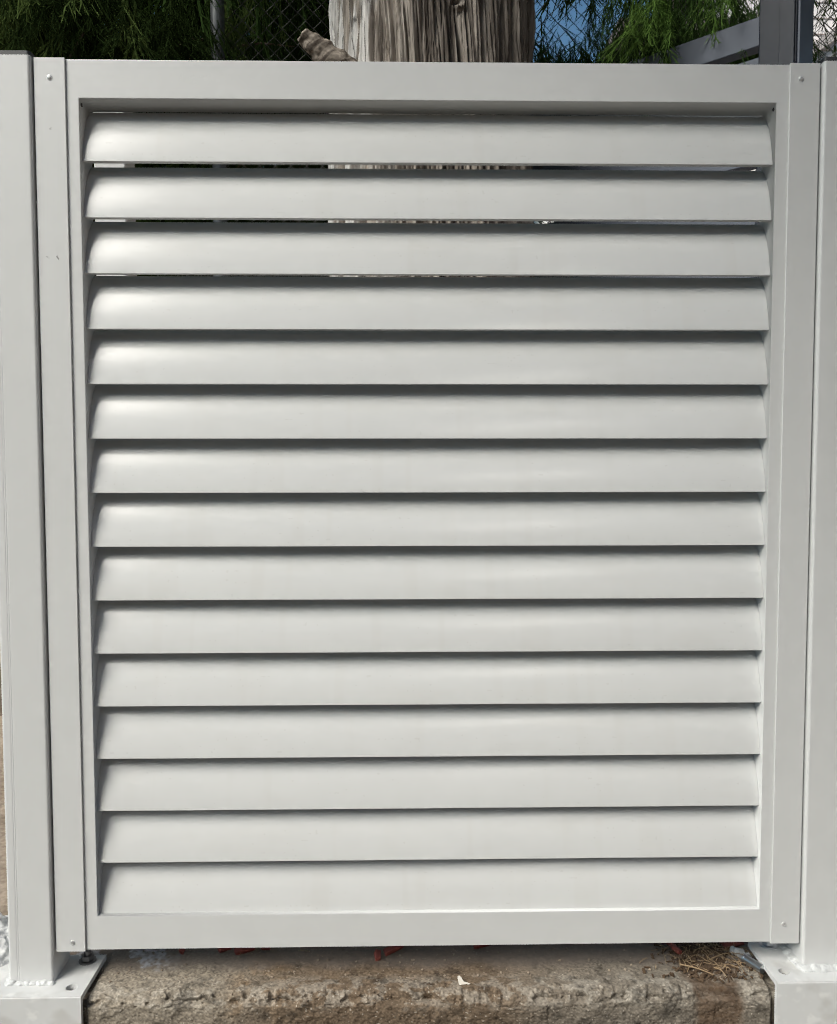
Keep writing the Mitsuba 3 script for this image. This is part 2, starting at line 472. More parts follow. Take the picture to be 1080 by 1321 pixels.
# the land: one sheet to the horizon, street pavement, road, the yard and bed behind the kerb
def sheet(x0, x1, y0, y1, z, nx=2, ny=2, disp=None):
    X, Y = np.meshgrid(np.linspace(x0, x1, nx), np.linspace(y0, y1, ny), indexing='ij')
    Z = np.full_like(X, z)
    if disp is not None:
        Z = Z + disp(X, Y)
    idx = np.arange(nx * ny).reshape(nx, ny)
    f = np.stack([idx[:-1, :-1], idx[1:, :-1], idx[1:, 1:], idx[:-1, 1:]], -1).reshape(-1, 4)
    return tm(np.stack([X, Y, Z], -1).reshape(-1, 3), f)


tag(put('ground', sheet(-900, 900, -900, 900, -.30), 'grass_land', smooth=False), kind='structure')
tag(put('pavement', sheet(-30, 30, -2.4, -.02, -.205), 'pavement_concrete', smooth=False), kind='structure')
tag(put('road', sheet(-60, 60, -9.5, -2.38, -.29), 'asphalt', smooth=False), kind='structure')


def bump_xy(a, s, seed):
    return lambda X, Y: a * (meshkit.fbm(np.stack([X * s, Y * s, X * 0 + seed], -1), 4, seed) - .5)


bed = sheet(-.58, 1.6, .112, 2.6, -.052, 260, 240, bump_xy(.03, 14, 3))
tag(put('garden_bed', bed, 'soil', smooth=True), kind='structure')
yard = sheet(-4.5, -.572, .05, 9, -.066, 160, 220, bump_xy(.012, 9, 8))
tag(put('yard_ground', yard, 'yard_dirt', smooth=True), kind='structure')
yard2 = sheet(1.6, 9, .112, 9, -.07, 30, 30, bump_xy(.012, 9, 8))
tag(put('yard_ground', yard2, 'yard_dirt', smooth=True), kind='structure')
yard3 = sheet(-.572, 1.6, 2.59, 9, -.07, 30, 30, bump_xy(.012, 9, 9))
tag(put('yard_ground', yard3, 'yard_dirt', smooth=True), kind='structure')
for i, (yy, zz) in enumerate([(1.30, .035), (1.44, .045)]):
    pass

# ------------------------------------------------------------------ litter on the kerb
def chip(L, W, Th, seed):
    g = np.random.default_rng(seed)
    pts = []
    for sx in (-1, 1):
        for sy in (-1, 1):
            for s3 in (-1, 1):
                pts.append([sx * L / 2 * g.uniform(.7, 1.1), sy * W / 2 * g.uniform(.55, 1.1), s3 * Th / 2 * g.uniform(.6, 1.2)])
    pts += [[L * .55 * g.choice([-1, 1]), W * g.uniform(-.2, .2), 0]]
    return trimesh.convex.convex_hull(np.array(pts))


chips = [(-.352, .074, .014, .007, 80, 'small dark red mulch chip standing on edge left of the others on the kerb'),
         (-.293, .078, .018, .011, 30, 'narrow red mulch chip half under the panel, beside the pair with a pale straw'),
         (-.262, .073, .030, .014, 10, 'broad red mulch chip lying beyond the pale straw on the kerb'),
         (-.234, .079, .016, .010, -20, 'short red mulch chip under the panel, right of the broad one'),
         (-.073, .054, .018, .0095, 97, 'red mulch chip lying upright nearest the kerb edge in the middle'),
         (-.050, .068, .030, .011, 24, 'long wedge-shaped red mulch chip just behind the upright middle chip'),
         (.075, .077, .022, .010, 8, 'red mulch chip half hidden under the panel right of the middle'),
         (.350, .066, .034, .009, 118, 'slanting dark red mulch chip at the edge of the straw heap'),
         (.437, .074, .032, .020, 5, 'large maroon mulch chip beside the right bracket')]
for i, (x, y, L, W, a, lab) in enumerate(chips):
    m = chip(L, W, .006, 50 + i)
    m.apply_transform(trimesh.transformations.euler_matrix(.25, -.15, math.radians(a)))
    m.apply_translation([x, y, kerb_z(x, y) - m.bounds[0][2] * .8])
    tag(put('mulch_chip', m, 'red_mulch', smooth=False), lab, 'mulch chip', 'red mulch chips on the kerb')


def straw(p0, p1, r, bow, seed):
    g = np.random.default_rng(seed)
    t = np.linspace(0, 1, 9)[:, None]
    pts = np.array(p0) * (1 - t) + np.array(p1) * t
    pts += np.sin(t * math.pi) * np.array(bow)
    return tube(pts, r * np.linspace(1, .6, 9), 5)


st = [((.345, .021), (.386, .004), .0011, (0, 0, .002), 'long pale straw lying across the broken kerb corner'),
      ((.392, .018), (.402, -.002), .0009, (.001, 0, .003), 'short tan straw pointing down at the stain'),
      ((-.276, .069), (-.266, .064), .0006, (0, 0, .002), 'pale curved straw in front of the broad red chip'),
      ((-.187, .072), (-.170, .069), .0006, (0, 0, .001), 'thin pale straw under the panel left of the middle'),
      ((.3905, .035), (.452, .038), .0007, (0, .004, .006), 'thin brown straw arching across the soil towards the right bracket')]
for i, (a, b, r, bow, lab) in enumerate(st):
    m = straw((*a, kerb_z(*a) + (.0050 if a[0] > .3 else .0015)), (*b, kerb_z(*b) + (.0045 if a[0] > .3 else .0015)), r, bow, i)
    tag(put('dry_straw', m, 'straw'), lab, 'straw', 'dry straws on the kerb')
# fine litter nobody could count
ms = []
g = np.random.default_rng(31)
for i in range(150):
    x, y = g.normal(.392, .036), g.uniform(.014, .09)
    x = min(max(x, .30), .45)
    a = g.uniform(0, math.pi)
    L = g.uniform(.006, .026)
    dx, dy = L * math.cos(a) / 2, L * math.sin(a) / 2
    z = kerb_z(x, y) + g.uniform(.0005, .006)
    ms.append(straw((x - dx, y - dy, z), (x + dx, y + dy, z + g.uniform(-.003, .004)), .0005, (0, 0, g.uniform(0, .003)), i))
tag(put('leaf_litter', cat(ms), 'straw', smooth=False), 'heap of fine tan straw and needles in the broken kerb corner', 'leaf litter', kind='stuff')
ms = []
for i in range(260):
    x, y = g.uniform(-.45, .45), g.uniform(.0, .085)
    if i > 120:
        x, y = g.normal(.39, .03), g.uniform(.0, .09)
    r = g.uniform(.0006, .0019)
    s = trimesh.creation.icosphere(subdivisions=1, radius=r)
    s.vertices *= g.uniform(.6, 1.3, (len(s.vertices), 1)) * [1, 1, .7]
    s.apply_translation([x, y, kerb_z(x, y) + r * .3])
    ms.append(s)
tag(put('kerb_grit', cat(ms), 'yard_dirt', smooth=False), 'small brown grit scattered over the kerb', 'grit', kind='stuff')
ms = []
for i in range(420):
    x, y = g.normal(.393, .032), g.uniform(-.006, .09)
    x = min(max(x, .27), .45)
    q = chip(g.uniform(.003, .010), g.uniform(.002, .005), g.uniform(.0008, .002), 900 + i)
    q.apply_transform(trimesh.transformations.euler_matrix(g.normal(0, .5), g.normal(0, .5), g.uniform(0, 6)))
    q.apply_translation([x, y, kerb_z(x, y) + g.uniform(0, .003)])
    ms.append(q)
tag(put('leaf_crumbs', cat(ms), 'soil', smooth=False), 'dark brown leaf crumbs washed into the broken kerb corner', 'leaf litter', kind='stuff')
px_ = np.array([(435, 330), (447, 326), (462, 336), (470, 352), (482, 370), (505, 376), (531, 385), (524, 395), (500, 388), (478, 391), (452, 405), (441, 386), (436, 352)], float)
px_ = (px_ - px_.mean(0)) * [1, -1] * .00017
m = extrude_z(Polygon(px_), 0, .0016)
m.apply_transform(trimesh.transformations.euler_matrix(.75, .05, .1))
m.apply_translation([.043, -.0075, kerb_z(.043, -.0075) + .001])
tag(put('paint_flake', m, 'white_chip', smooth=False), 'small white flake stuck on the kerb edge below the middle of the panel', 'paint flake')
# the loose sleeve lying beside the right bracket
cyl = tube(np.linspace([.4395, .029, -.040], [.4525, .001, -.0385], 3), [.0058, .0058, .0058], 20)
ring = tube(np.linspace([.4392, .0296, -.040], [.4402, .0274, -.040], 3), .0066, 20)
tag(put('loose_bolt', cat([cyl, ring]), 'zinc', smooth=40), 'shiny zinc bolt sleeve lying loose against the right bracket', 'bolt')
ms = []
for i, (x, y, s) in enumerate([(.440, .049, .012), (.447, .043, .009), (.4335, .056, .008)]):
    m = chip(s * 1.3, s, s * .8, 200 + i)
    m.apply_transform(trimesh.transformations.euler_matrix(i, .4, i * 2.1))
    m.apply_translation([x, y, kerb_z(x, y) + s * .3])
    tag(put('rubble_lump', m, 'mortar', smooth=False), ['pale rubble lump behind the loose bolt sleeve', 'pale rubble lump between the bolt sleeve and the right bracket', 'small pale rubble lump next to the maroon chip'][i], 'rubble', 'rubble lumps by the right bracket')
# mortar splash behind the left post
g2 = trimesh.creation.icosphere(subdivisions=5, radius=1)
v = g2.vertices
v = v * (1 + .35 * (meshkit.fbm(v * 3, 4, 3)[:, None] - .5) + .06 * (meshkit.noise(v * 14, 5)[:, None] - .5))
g2.vertices = v * [.075, .06, .060] + [-.640, .075, -.055]
tag(put('mortar_splash', g2, 'mortar', smooth=True), 'rough whitish lump of mortar behind the foot of the left post', 'mortar')

# ------------------------------------------------------------------ behind the fence: the old tree
def bark_col(p, n, uv):
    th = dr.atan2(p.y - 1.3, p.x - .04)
    wz = p.z + 0.25 * N(p.x * 7, p.y * 7, p.z * 1.5)
    s = FBM(p.x * 55 + .8 * N(p.z * 3, p.x * 9), p.y * 55, wz * 3.2, 4)
    fine = FBM(p.x * 240, p.y * 240, wz * 9, 3)
    c = MIX((0.11, 0.092, 0.078), (0.39, 0.345, 0.30), SS(.28, .72, s))
    c = c * (0.5 + 1.0 * fine)
    crack = 1 - SS(0.0, 0.030, dr.abs(FBM(p.x * 34 + 2, p.y * 34, wz * 1.6, 4) - 0.5))
    c = c * (1 - 0.4 * crack)
    # side light on the left of the trunk, painted in as silver strips
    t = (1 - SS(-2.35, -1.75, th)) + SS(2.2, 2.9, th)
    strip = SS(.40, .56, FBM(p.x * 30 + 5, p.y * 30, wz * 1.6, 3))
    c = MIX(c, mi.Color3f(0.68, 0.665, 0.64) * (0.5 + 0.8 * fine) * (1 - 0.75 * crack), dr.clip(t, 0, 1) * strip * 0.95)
    return c


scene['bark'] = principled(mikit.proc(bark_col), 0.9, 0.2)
scene['stub_wood'] = principled(mikit.proc(lambda p, n, uv: MIX((0.07, 0.055, 0.045), (0.36, 0.31, 0.26), SS(.3, .7, FBM((p.x * .8 + p.z * .6) * 14, p.y * 60, (p.z * .8 - p.x * .6) * 90, 4))) * (0.6 + 0.8 * N(p.x * 200, p.y * 200, p.z * 200))), 0.9, 0.2)


def trunk_mesh():
    th = np.linspace(0, 2 * np.pi, 900, endpoint=False)
    z = np.r_[np.linspace(-.1, 1.2, 40)[:-1], np.linspace(1.2, 2.15, 330)[:-1], np.linspace(2.15, 6, 60)]
    TH, Z = np.meshgrid(th, z, indexing='ij')
    base = .272 + .08 * np.exp(-(Z + .1) / .35) + .012 * (1.9 - Z) - .012 * np.clip(Z - 2.2, 0, 9)
    base = np.maximum(base, .10)
    x, y = np.cos(TH), np.sin(TH)
    wz = Z + .10 * (meshkit.noise(np.stack([x * 3, y * 3, Z * 2.5], -1), 3))
    tw = TH + .05 * np.sin(Z * 3 + 1) + .05 * (meshkit.fbm(np.stack([x * 2, y * 2, Z * 2.2], -1), 2, 5) - .5)
    cx_, cy_ = np.cos(tw), np.sin(tw)
    big = meshkit.fbm(np.stack([cx_ * 5, cy_ * 5, wz * .9], -1), 2, 11) - .5
    mid = meshkit.fbm(np.stack([cx_ * 13, cy_ * 13, wz * 1.3], -1), 3, 12)
    rid = 1 - np.abs(mid - .5) * 4
    fin = meshkit.fbm(np.stack([cx_ * 58, cy_ * 58, wz * 3.6], -1), 3, 13) - .5
    ff = meshkit.fbm(np.stack([cx_ * 95, cy_ * 95, wz * 8.0], -1), 2, 14) - .5
    r = base + .035 * big - .022 * np.clip(rid, 0, 1) ** 2.2 + .022 * fin + .010 * ff
    # two knots on the front right
    for (kx, kz, s) in ((.12, 1.84, .020), (.095, 1.79, .016)):
        px, pz = .04 + base * x - kx, Z - kz
        d = np.sqrt(px ** 2 + pz ** 2) / s
        fr = (y < 0)
        r += fr * (.012 * np.exp(-(d - 1.1) ** 2 * 6) - .02 * np.exp(-d ** 2 * 2.5))
    P = np.stack([.04 + r * x + .01 * np.sin(Z * 1.3), 1.3 + r * y, Z], -1)
    n, m = TH.shape
    idx = np.arange(n * m).reshape(n, m)
    nx = np.roll(idx, -1, axis=0)
    f = np.stack([idx[:, :-1], nx[:, :-1], nx[:, 1:], idx[:, 1:]], -1).reshape(-1, 4)
    return tm(P.reshape(-1, 3), f)


tree = 'cypress_tree'
tag(tree, 'old cypress with thick fibrous trunk and hanging green sprays rising behind the panel', 'tree')
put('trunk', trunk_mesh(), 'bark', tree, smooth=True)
# sawn branch stub leaving the trunk to the left
t = np.linspace(0, 1, 40)[:, None]
pts = np.array([-.10, 1.16, 1.60]) * (1 - t) ** 2 + 2 * t * (1 - t) * np.array([-.20, 1.10, 1.655]) + t ** 2 * np.array([-.284, 1.07, 1.722])
stub = tube(pts, np.linspace(.054, .0185, 40), 64)
v = stub.vertices
n = stub.vertex_normals
stub.vertices = v + n * (.014 * (meshkit.fbm(v * [14, 22, 14], 3, 4) - .5) + .016 * (meshkit.fbm(v * [60, 60, 60], 2, 6) - .5))[:, None]
put('branch_stub', stub, 'stub_wood', tree, smooth=True)

# foliage sprays
def spray(L, seed, twigs=9, spread=.42, w=.0030, fan=3):
    """a hanging cypress spray: a drooping stem with flat side twigs, each ending in fine scale-like shoots; thin crossed blades"""
    g = np.random.default_rng(seed)
    V, F = [], []

    def blade(a, b, w0, w1):
        d = b - a
        q = np.cross(d, g.normal(size=3))
        q /= np.linalg.norm(q) + 1e-9
        i = len(V)
        V.extend([a - q * w0, a + q * w0, b + q * w1, b - q * w1])
        F.extend([[i, i + 1, i + 2], [i, i + 2, i + 3]])

    stem = [np.zeros(3)]
    d = np.array([g.normal(0, .25), g.normal(0, .25), -1])
    d /= np.linalg.norm(d)
    for k in range(6):
        stem.append(stem[-1] + d * L / 6)
        d = d + np.array([g.normal(0, .12), g.normal(0, .12), -.1])
        d /= np.linalg.norm(d)
    for a, b in zip(stem[:-1], stem[1:]):
        blade(a, b, w * .7, w * .6)
    for k in range(twigs):
        u = (k + g.uniform(.2, .9)) / twigs
        i = min(int(u * 6), 5)
        p = stem[i] + (stem[i + 1] - stem[i]) * (u * 6 - i)
        a = g.uniform(0, 2 * math.pi)
        side = np.array([math.cos(a), math.sin(a), 0])
        dd = side * spread * g.uniform(.6, 1.3) + np.array([0, 0, -.9])
        dd /= np.linalg.norm(dd)
        l = L * .42 * (1.1 - .6 * u) * g.uniform(.7, 1.2)
        e = p + dd * l
        blade(p, e, w * .75, w * .35)
        for q in range(fan):
            s = p + dd * l * (q + .7) / (fan + .4)
            a2 = dd + g.normal(0, .42, 3)
            a2 /= np.linalg.norm(a2)
            blade(s, s + a2 * l * g.uniform(.25, .42), w * .75, w * .2)
    return np.array(V), np.array(F)


SPRAYS = [spray(.20, 300 + i) for i in range(10)]
FINE = [spray(.17, 400 + i, twigs=13, w=.0020, fan=4) for i in range(8)]


def scatter(points, lib, smin=.7, smax=1.3, seed=0, tilt=.35):
    g = np.random.default_rng(seed)
    pick = g.integers(0, len(lib), len(points))
    V, F, off = [], [], 0
    for k in range(len(lib)):
        pts = points[pick == k]
        if not len(pts):
            continue
        v, f = lib[k]
        m = len(pts)
        a, s = g.uniform(0, 2 * np.pi, m), g.uniform(smin, smax, m)
        tx, ty = g.normal(0, tilt, m), g.normal(0, tilt, m)
        c, sn = np.cos(a), np.sin(a)
        x = v[:, 0] * c[:, None] - v[:, 1] * sn[:, None]
        y = v[:, 0] * sn[:, None] + v[:, 1] * c[:, None]
        z = np.broadcast_to(v[:, 2], x.shape)
        x, y = x + z * tx[:, None], y + z * ty[:, None]
        w = np.stack([x, y, z], -1) * s[:, None, None] + pts[:, None, :]
        V.append(w.reshape(-1, 3))
        F.append((f[None] + (np.arange(m) * len(v))[:, None, None] + off).reshape(-1, 3))
        off += m * len(v)
    return tm(np.vstack(V), np.vstack(F))


def leaf_mat(a, b, s=5.0):
    return {'type': 'principledthin', 'base_color': mikit.proc(lambda p, n, uv: MIX(a, b, FBM(p.x * s, p.y * s, p.z * s, 3) * .6 + .4 * N(p.x * 60, p.y * 60, p.z * 60))),
            'roughness': 0.55, 'diff_trans': 0.7, 'spec_trans': 0.0, 'eta': 1.35}


scene['cypress_leaf'] = leaf_mat((0.04, 0.08, 0.024), (0.095, 0.165, 0.045))
scene['lit_leaf'] = leaf_mat((0.12, 0.23, 0.05), (0.22, 0.36, 0.09))  # sunlit look of the right-hand sprays, painted into the leaf colour
scene['dark_leaf'] = leaf_mat((0.018, 0.036, 0.013), (0.065, 0.10, 0.03))
scene['brightened_leaf'] = leaf_mat((0.10, 0.17, 0.05), (0.26, 0.34, 0.11), 9.0)  # colour boosted to stand in for light missing under the canopy
scene['twig'] = principled((0.16, 0.12, 0.09), 0.9, 0.1)


def unproject(u, v, y):
    """used only to size things while laying out the place: the point at depth y seen at photo pixel (u, v)"""
    d = ROT @ np.array([(u - 540) / 1093.27, 1, -(v - 660.5) / 1093.27])
    return EYE + d * (y - EYE[1]) / d[1]


g = np.random.default_rng(77)
# crown: a canopy spreading from the trunk over the bed, spread forward out of view to shade the background, hanging lower at the right
P = []
while len(P) < 8000:
    q = g.uniform([-3.6, -.1, 2.25], [3.6, 4.2, 4.6])
    r = math.hypot((q[0] + .1) / 3.6, (q[1] - 2.0) / 2.2)
    if r > 1 or q[2] < 2.25 + .35 * max(0, 1.15 - q[1]):
        continue
    w_ = q - [-.22, 1.15, 1.85]
    if np.linalg.norm(w_ - np.array(SUN) * (w_ @ np.array(SUN))) < .30:  # gap carved along the sun ray to light the trunk's left side
        continue
    w_ = q - [.64, 1.35, 2.0]
    if np.linalg.norm(w_ - np.array(SUN) * (w_ @ np.array(SUN))) < .26:  # gap carved along the sun ray to light the right-hand sprays
        continue
    if q[0] < -1.55 and q[1] < 1.0:  # corner cut away to let sun onto the left sprays
        continue
    if q[0] > .2 and q[2] < .75 + .60 * (q[1] + 1.1) and q[1] > .8:
        continue
    if meshkit.fbm(q[None] * 1.3, 2, 9)[0] < .36:
        continue
    P.append(q)
# unseen bough added above the street side to dim the fence's right end
B = g.normal([.05, -1.12, 2.55], [.48, .32, .10], (1400, 3))
B = B[(B[:, 0] > -.95) & (B[:, 2] > 2.3)]
# the hanging skirt at the right, clumps with gaps between
clumps = [(.36, 1.75, 2.0, .04, 6), (.51, 1.60, 1.93, .035, 30), (.45, 1.9, 2.10, .05, 30), (.66, 1.60, 1.95, .07, 60), (.74, 1.5, 2.02, .07, 60), (.83, 1.45, 1.93, .07, 70), (.92, 1.6, 2.1, .09, 60),
          (.60, 1.55, 2.16, .11, 60), (.95, 1.85, 1.95, .06, 40), (1.12, 1.8, 2.12, .06, 50), (1.25, 1.9, 2.12, .10, 60), (1.35, 1.45, 2.12, .05, 30)]
HANG = []
for (x, y, z, s, n) in clumps:
    HANG.append(g.normal([x, y, z], [s, s, s * .8], (n, 3)))
HANG = np.vstack(HANG)
crown = cat([scatter(np.array(P), SPRAYS, 1.2, 2.2, 5), scatter(HANG, FINE, .7, 1.2, 6), scatter(B, SPRAYS, .8, 1.3, 7)])
put('crown', crown, 'cypress_leaf', tree, smooth=False)
FR = np.vstack([g.normal([.655, 1.32, 1.97], [.035, .03, .05], (34, 3)), g.normal([.83, 1.25, 2.0], [.02, .02, .04], (9, 3))])
k = put('lit_sprays', scatter(FR, FINE, .6, 1.05, 8), 'lit_leaf', tree, smooth=False)
tag(k, 'sunlit green sprays hanging right of the trunk, brightness painted into their colour')

# dark conifer behind the panel's left end
con = 'conifer_tree'
tag(con, 'dark conifer with drooping green sprays and bare twigs behind the left post', 'tree')
put('trunk', tube(np.linspace([-1.55, 2.9, -.1], [-1.5, 2.9, 5], 12), np.linspace(.14, .08, 12), 20), 'bark', con, smooth=True)
g = np.random.default_rng(5)
P = []
while len(P) < 3000:
    q = g.uniform([-2.6, 1.9, 1.55], [-.25, 3.9, 4.2])
    if meshkit.fbm(q[None] * 1.6, 2, 19)[0] < .42:
        continue
    P.append(q)
P = np.array(P)
near = []
for (x, y, z, s, n) in [(-1.03, 1.35, 1.95, .06, 60), (-.93, 1.4, 2.0, .05, 30), (-1.0, 1.5, 1.85, .05, 40), (-.83, 1.5, 1.93, .06, 60), (-.70, 1.6, 2.02, .05, 40), (-.58, 1.75, 2.0, .05, 30), (-.45, 2.05, 2.2, .1, 40), (-.2, 2.0, 2.25, .1, 50), (-.95, 1.5, 2.1, .1, 60)]:
    near.append(g.normal([x, y, z], [s, s, s], (n, 3)))
near = np.vstack(near)
put('crown', cat([scatter(P, SPRAYS, 1.0, 2.0, 15), scatter(near, FINE, .8, 1.4, 16)]), 'dark_leaf', con, smooth=False)
LS = []
for (x, y, z, s_, n_) in [(-1.22, 1.35, 1.93, .028, 26), (-1.19, 1.35, 1.86, .03, 22), (-1.12, 1.37, 1.87, .022, 16), (-1.105, 1.35, 1.83, .02, 14), (-1.04, 1.38, 1.97, .03, 18), (-1.01, 1.4, 1.87, .02, 10), (-.83, 1.42, 1.86, .02, 10), (-.92, 1.4, 1.99, .02, 9), (-1.18, 1.4, 1.99, .03, 16), (-.58, 1.75, 2.05, .03, 7), (-.5, 1.75, 2.13, .03, 7)]:
    LS.append(g.normal([x, y, z + .10], [s_, s_, s_], (n_, 3)))
tag(put('brightened_sprays', scatter(np.vstack(LS), FINE, .8, 1.5, 18, .15), 'brightened_leaf', con, smooth=False), 'green sprays in front of the dark crown, colour brightened to look lit')
ms = []
for i in range(26):
    a = np.array([g.uniform(-.95, -.55), g.uniform(1.75, 2.1), g.uniform(1.75, 2.1)])
    d = np.array([g.normal(0, .12), g.normal(0, .08), g.normal(-.03, .08)])
    ms.append(tube(np.array([a, a + d * .5 + [0, 0, .012], a + d]), [.004, .003, .0015], 5))
ms.append(tube(np.array([[-.80, 1.6, 1.83], [-.74, 1.6, 1.838], [-.70, 1.62, 1.836]]), [.004, .004, .003], 6))
ms.append(tube(np.array([[-1.0, 1.35, 1.70], [-.97, 1.35, 1.78], [-.93, 1.36, 1.86]]), [.007, .006, .003], 6))
put('twigs', cat(ms), 'twig', con)
tag(con + '__twigs', kind='stuff')

# shrubs filling the dark behind the wire
def shrub(name, lab, lo, hi, n, mat, seed):
    g = np.random.default_rng(seed)
    q = g.uniform(lo, hi, (n, 3))
    c, h = (np.array(lo) + hi) / 2, (np.array(hi) - lo) / 2
    k = (np.abs((q - c) / h) ** 3).sum(1) < 1
    t = tag(numbered(name), lab, 'shrub')
    put('foliage', scatter(q[k], SPRAYS, 1.2, 2.2, seed), mat, t, smooth=False)
    put('stem', tube(np.linspace([c[0], c[1], -.1], [c[0], c[1], hi[2] - .2], 6), np.linspace(.05, .02, 6), 10), 'twig', t)


shrub('hedge_shrub', 'dense dark evergreen shrub behind the wire mesh left of the trunk', [-1.5, 2.2, -.0], [.5, 3.4, 3.9], 3000, 'dark_leaf', 61)
shrub('hedge_shrub', 'loose evergreen shrub behind the wire right of the trunk', [.2, 2.9, .2], [1.5, 3.6, 2.15], 45, 'dark_leaf', 62)


# ------------------------------------------------------------------ wire fences and the steel fence
scene['galvanised'] = principled((0.20, 0.21, 0.22), 0.5, metallic=0.5)
scene['wire_metal'] = principled((0.16, 0.16, 0.155), 0.5, metallic=0.6)


def steel_col(a):
    return mikit.proc(lambda p, n, uv: mi.Color3f(*a) * (0.9 + 0.2 * FBM(p.x * 20, p.y * 20, p.z * 20, 4)))


scene['steel_dark'] = principled(steel_col((0.013, 0.017, 0.029)), 0.42)
scene['steel_grey'] = principled(steel_col((0.115, 0.130, 0.168)), 0.45)


def wire_mesh(A, B, z0, z1, pitch_=.05, r=.0016):
    """chain link: each wire zigzags up, hooked into its neighbours"""
    A, B = np.array(A, float), np.array(B, float)
    L = np.linalg.norm(B - A)
    u = (B - A) / L
    n = np.array([-u[1], u[0]])
    ms = []
    nz = int((z1 - z0) / (pitch_ / 2))
    for k in range(int(L / (pitch_ / 2))):
        if k % 1:
            continue
        zz = np.arange(nz + 1)
        s = k * pitch_ / 2 + ((zz + k) % 2) * pitch_ / 2
        if k % 2:
            continue
        off = np.where(zz % 2, .0018, -.0018)
        pts = np.stack([A[0] + u[0] * s + n[0] * off, A[1] + u[1] * s + n[1] * off, z0 + zz * pitch_ / 2], -1)
        ms.append(tube(pts, r, 5, False))
        s2 = k * pitch_ / 2 - ((zz + k) % 2) * pitch_ / 2
        pts = np.stack([A[0] + u[0] * s2 - n[0] * off, A[1] + u[1] * s2 - n[1] * off, z0 + zz * pitch_ / 2 + .0009], -1)
        ms.append(tube(pts, r, 5, False))
    return cat(ms)


cl = 'chain_link_fence'
tag(cl, 'old chain-link fence with round post standing behind the trunk', 'fence')
put('post', tube([[-.6115, 1.63, -.1], [-.6115, 1.63, 3.0]],   .0215, 24), 'galvanised', cl, smooth=40)
put('post', tube([[1.55, 1.63, -.1], [1.55, 1.63, 3.0]],   .0215, 24), 'galvanised', cl, smooth=40)
put('wire_mesh', wire_mesh((-.59, 1.66), (1.5, 1.66), .9, 2.7), 'wire_metal', cl)
tag(cl + '__wire_mesh', kind='stuff')
put('top_rail', tube([[-.6115, 1.66, 2.72], [1.55, 1.66, 2.72]], .016, 16), 'galvanised', cl, smooth=40)

sf = 'steel_fence'
tag(sf, 'dark blue-grey steel fence with thick square post and rails, behind panel at right', 'fence')
dv = np.array([-.7267, .6870, 0]); dv /= np.linalg.norm(dv)
nv = np.array([-dv[1], dv[0], 0]) * 1.0          # away from the street, to the right... flipped below
if nv[1] < 0:
    nv = -nv
corner = np.array([.9745, 1.103, 0])             # near vertical edge of the post


def oriented(lo, hi, b=.002):
    """box in the fence's own frame: s along it (to the back left), t across it, z"""
    m = bevel_box(lo, hi, b)
    v = m.vertices
    m.vertices = corner + v[:, :1] * dv + v[:, 1:2] * nv + v[:, 2:3] * [0, 0, 1]
    return m


put('post', oriented([0, .0015, -.1], [.10, .10, 3.2], .004), 'steel_dark', sf)
put('lit_side_plate', oriented([-.0065, .0, -.1], [-.0005, .10, 3.2], .001), 'steel_grey', sf)  # added plate; paler paint stands for the post's lit right side
put('post_rib', oriented([.006, -.006, -.1], [.044, .001, 3.2], .001), 'steel_dark', sf)
for i, (z0, z1) in enumerate([(1.757, 1.833), (1.45, 1.728), (1.15, 1.42), (.86, 1.12)]):
    put('rail', oriented([.101, .018, z0], [1.25, .060, z1]), 'steel_grey', sf)
# mesh from the steel post towards the street at right
c2 = 'chain_link_fence_001'
tag(c2, 'nearer chain-link mesh running to the right of the dark steel post', 'fence')
put('wire_mesh', wire_mesh((1.02, 1.0), (1.9, .72), .9, 2.4, r=.0018), 'wire_metal', c2)
tag(c2 + '__wire_mesh', kind='stuff')
put('post', tube([[1.92, .71, -.1], [1.92, .71, 2.5]], .0195, 20), 'galvanised', c2, smooth=40)

wp = 'gate_post'
scene['white_paint'] = principled((0.62, 0.62, 0.61), 0.5)
tag(wp, 'white painted timber post glimpsed between the upper blades at left', 'post')
put('shaft', bevel_box([-.818, 1.10, -.1], [-.738, 1.18, 1.60], .003), 'white_paint', wp)
put('cap', bevel_box([-.826, 1.092, 1.601], [-.730, 1.188, 1.622], .003), 'white_paint', wp)

# timber edging in the yard at left
scene['timber'] = principled(mikit.proc(lambda p, n, uv: MIX((0.09, 0.07, 0.055), (0.20, 0.165, 0.13), FBM(p.x * 6, p.y * 50, p.z * 50, 4))), 0.9, 0.2)
te = tag('timber_edging', 'weathered brown timber edging board in the yard left of the left post', 'edging')
put('board', bevel_box([-3.2, 1.30, -.09], [-.8, 1.36, .00], .004), 'timber', te)
put('board', bevel_box([-3.1, 1.52, -.09], [-.9, 1.58, .02], .004), 'timber', te)

# boundary wall far left and the pale house at right
scene['wall_render'] = principled(mikit.proc(lambda p, n, uv: mi.Color3f(.40, .41, .45) * (.92 + .16 * FBM(p.x * 3, p.y * 3, p.z * 3, 4))), 0.9, 0.2)
scene['house_paint'] = principled(mikit.proc(lambda p, n, uv: mi.Color3f(.72, .67, .66) * (.95 + .1 * FBM(p.x * 2, p.y * 2, p.z * 2, 3))), 0.8, 0.2)
scene['roof_tile'] = principled((0.12, 0.10, 0.10), 0.8)
bw = tag('boundary_wall', 'grey-lavender rendered wall behind the conifer', 'wall')
put('wall', bevel_box([-6, 4.3, -.2], [.6, 4.45, 2.25], .01), 'wall_render', bw)
put('coping', bevel_box([-6.05, 4.26, 2.251], [.65, 4.49, 2.31], .01), 'wall_render', bw)

h = tag('house', 'pale pinkish weatherboard house beyond the wire at the right edge', 'house')
scene['house_trim'] = principled((0.42, 0.38, 0.37), 0.7)
X0, X1, Y0, Y1 = 4.25, 11.0, 9.0, 16.0


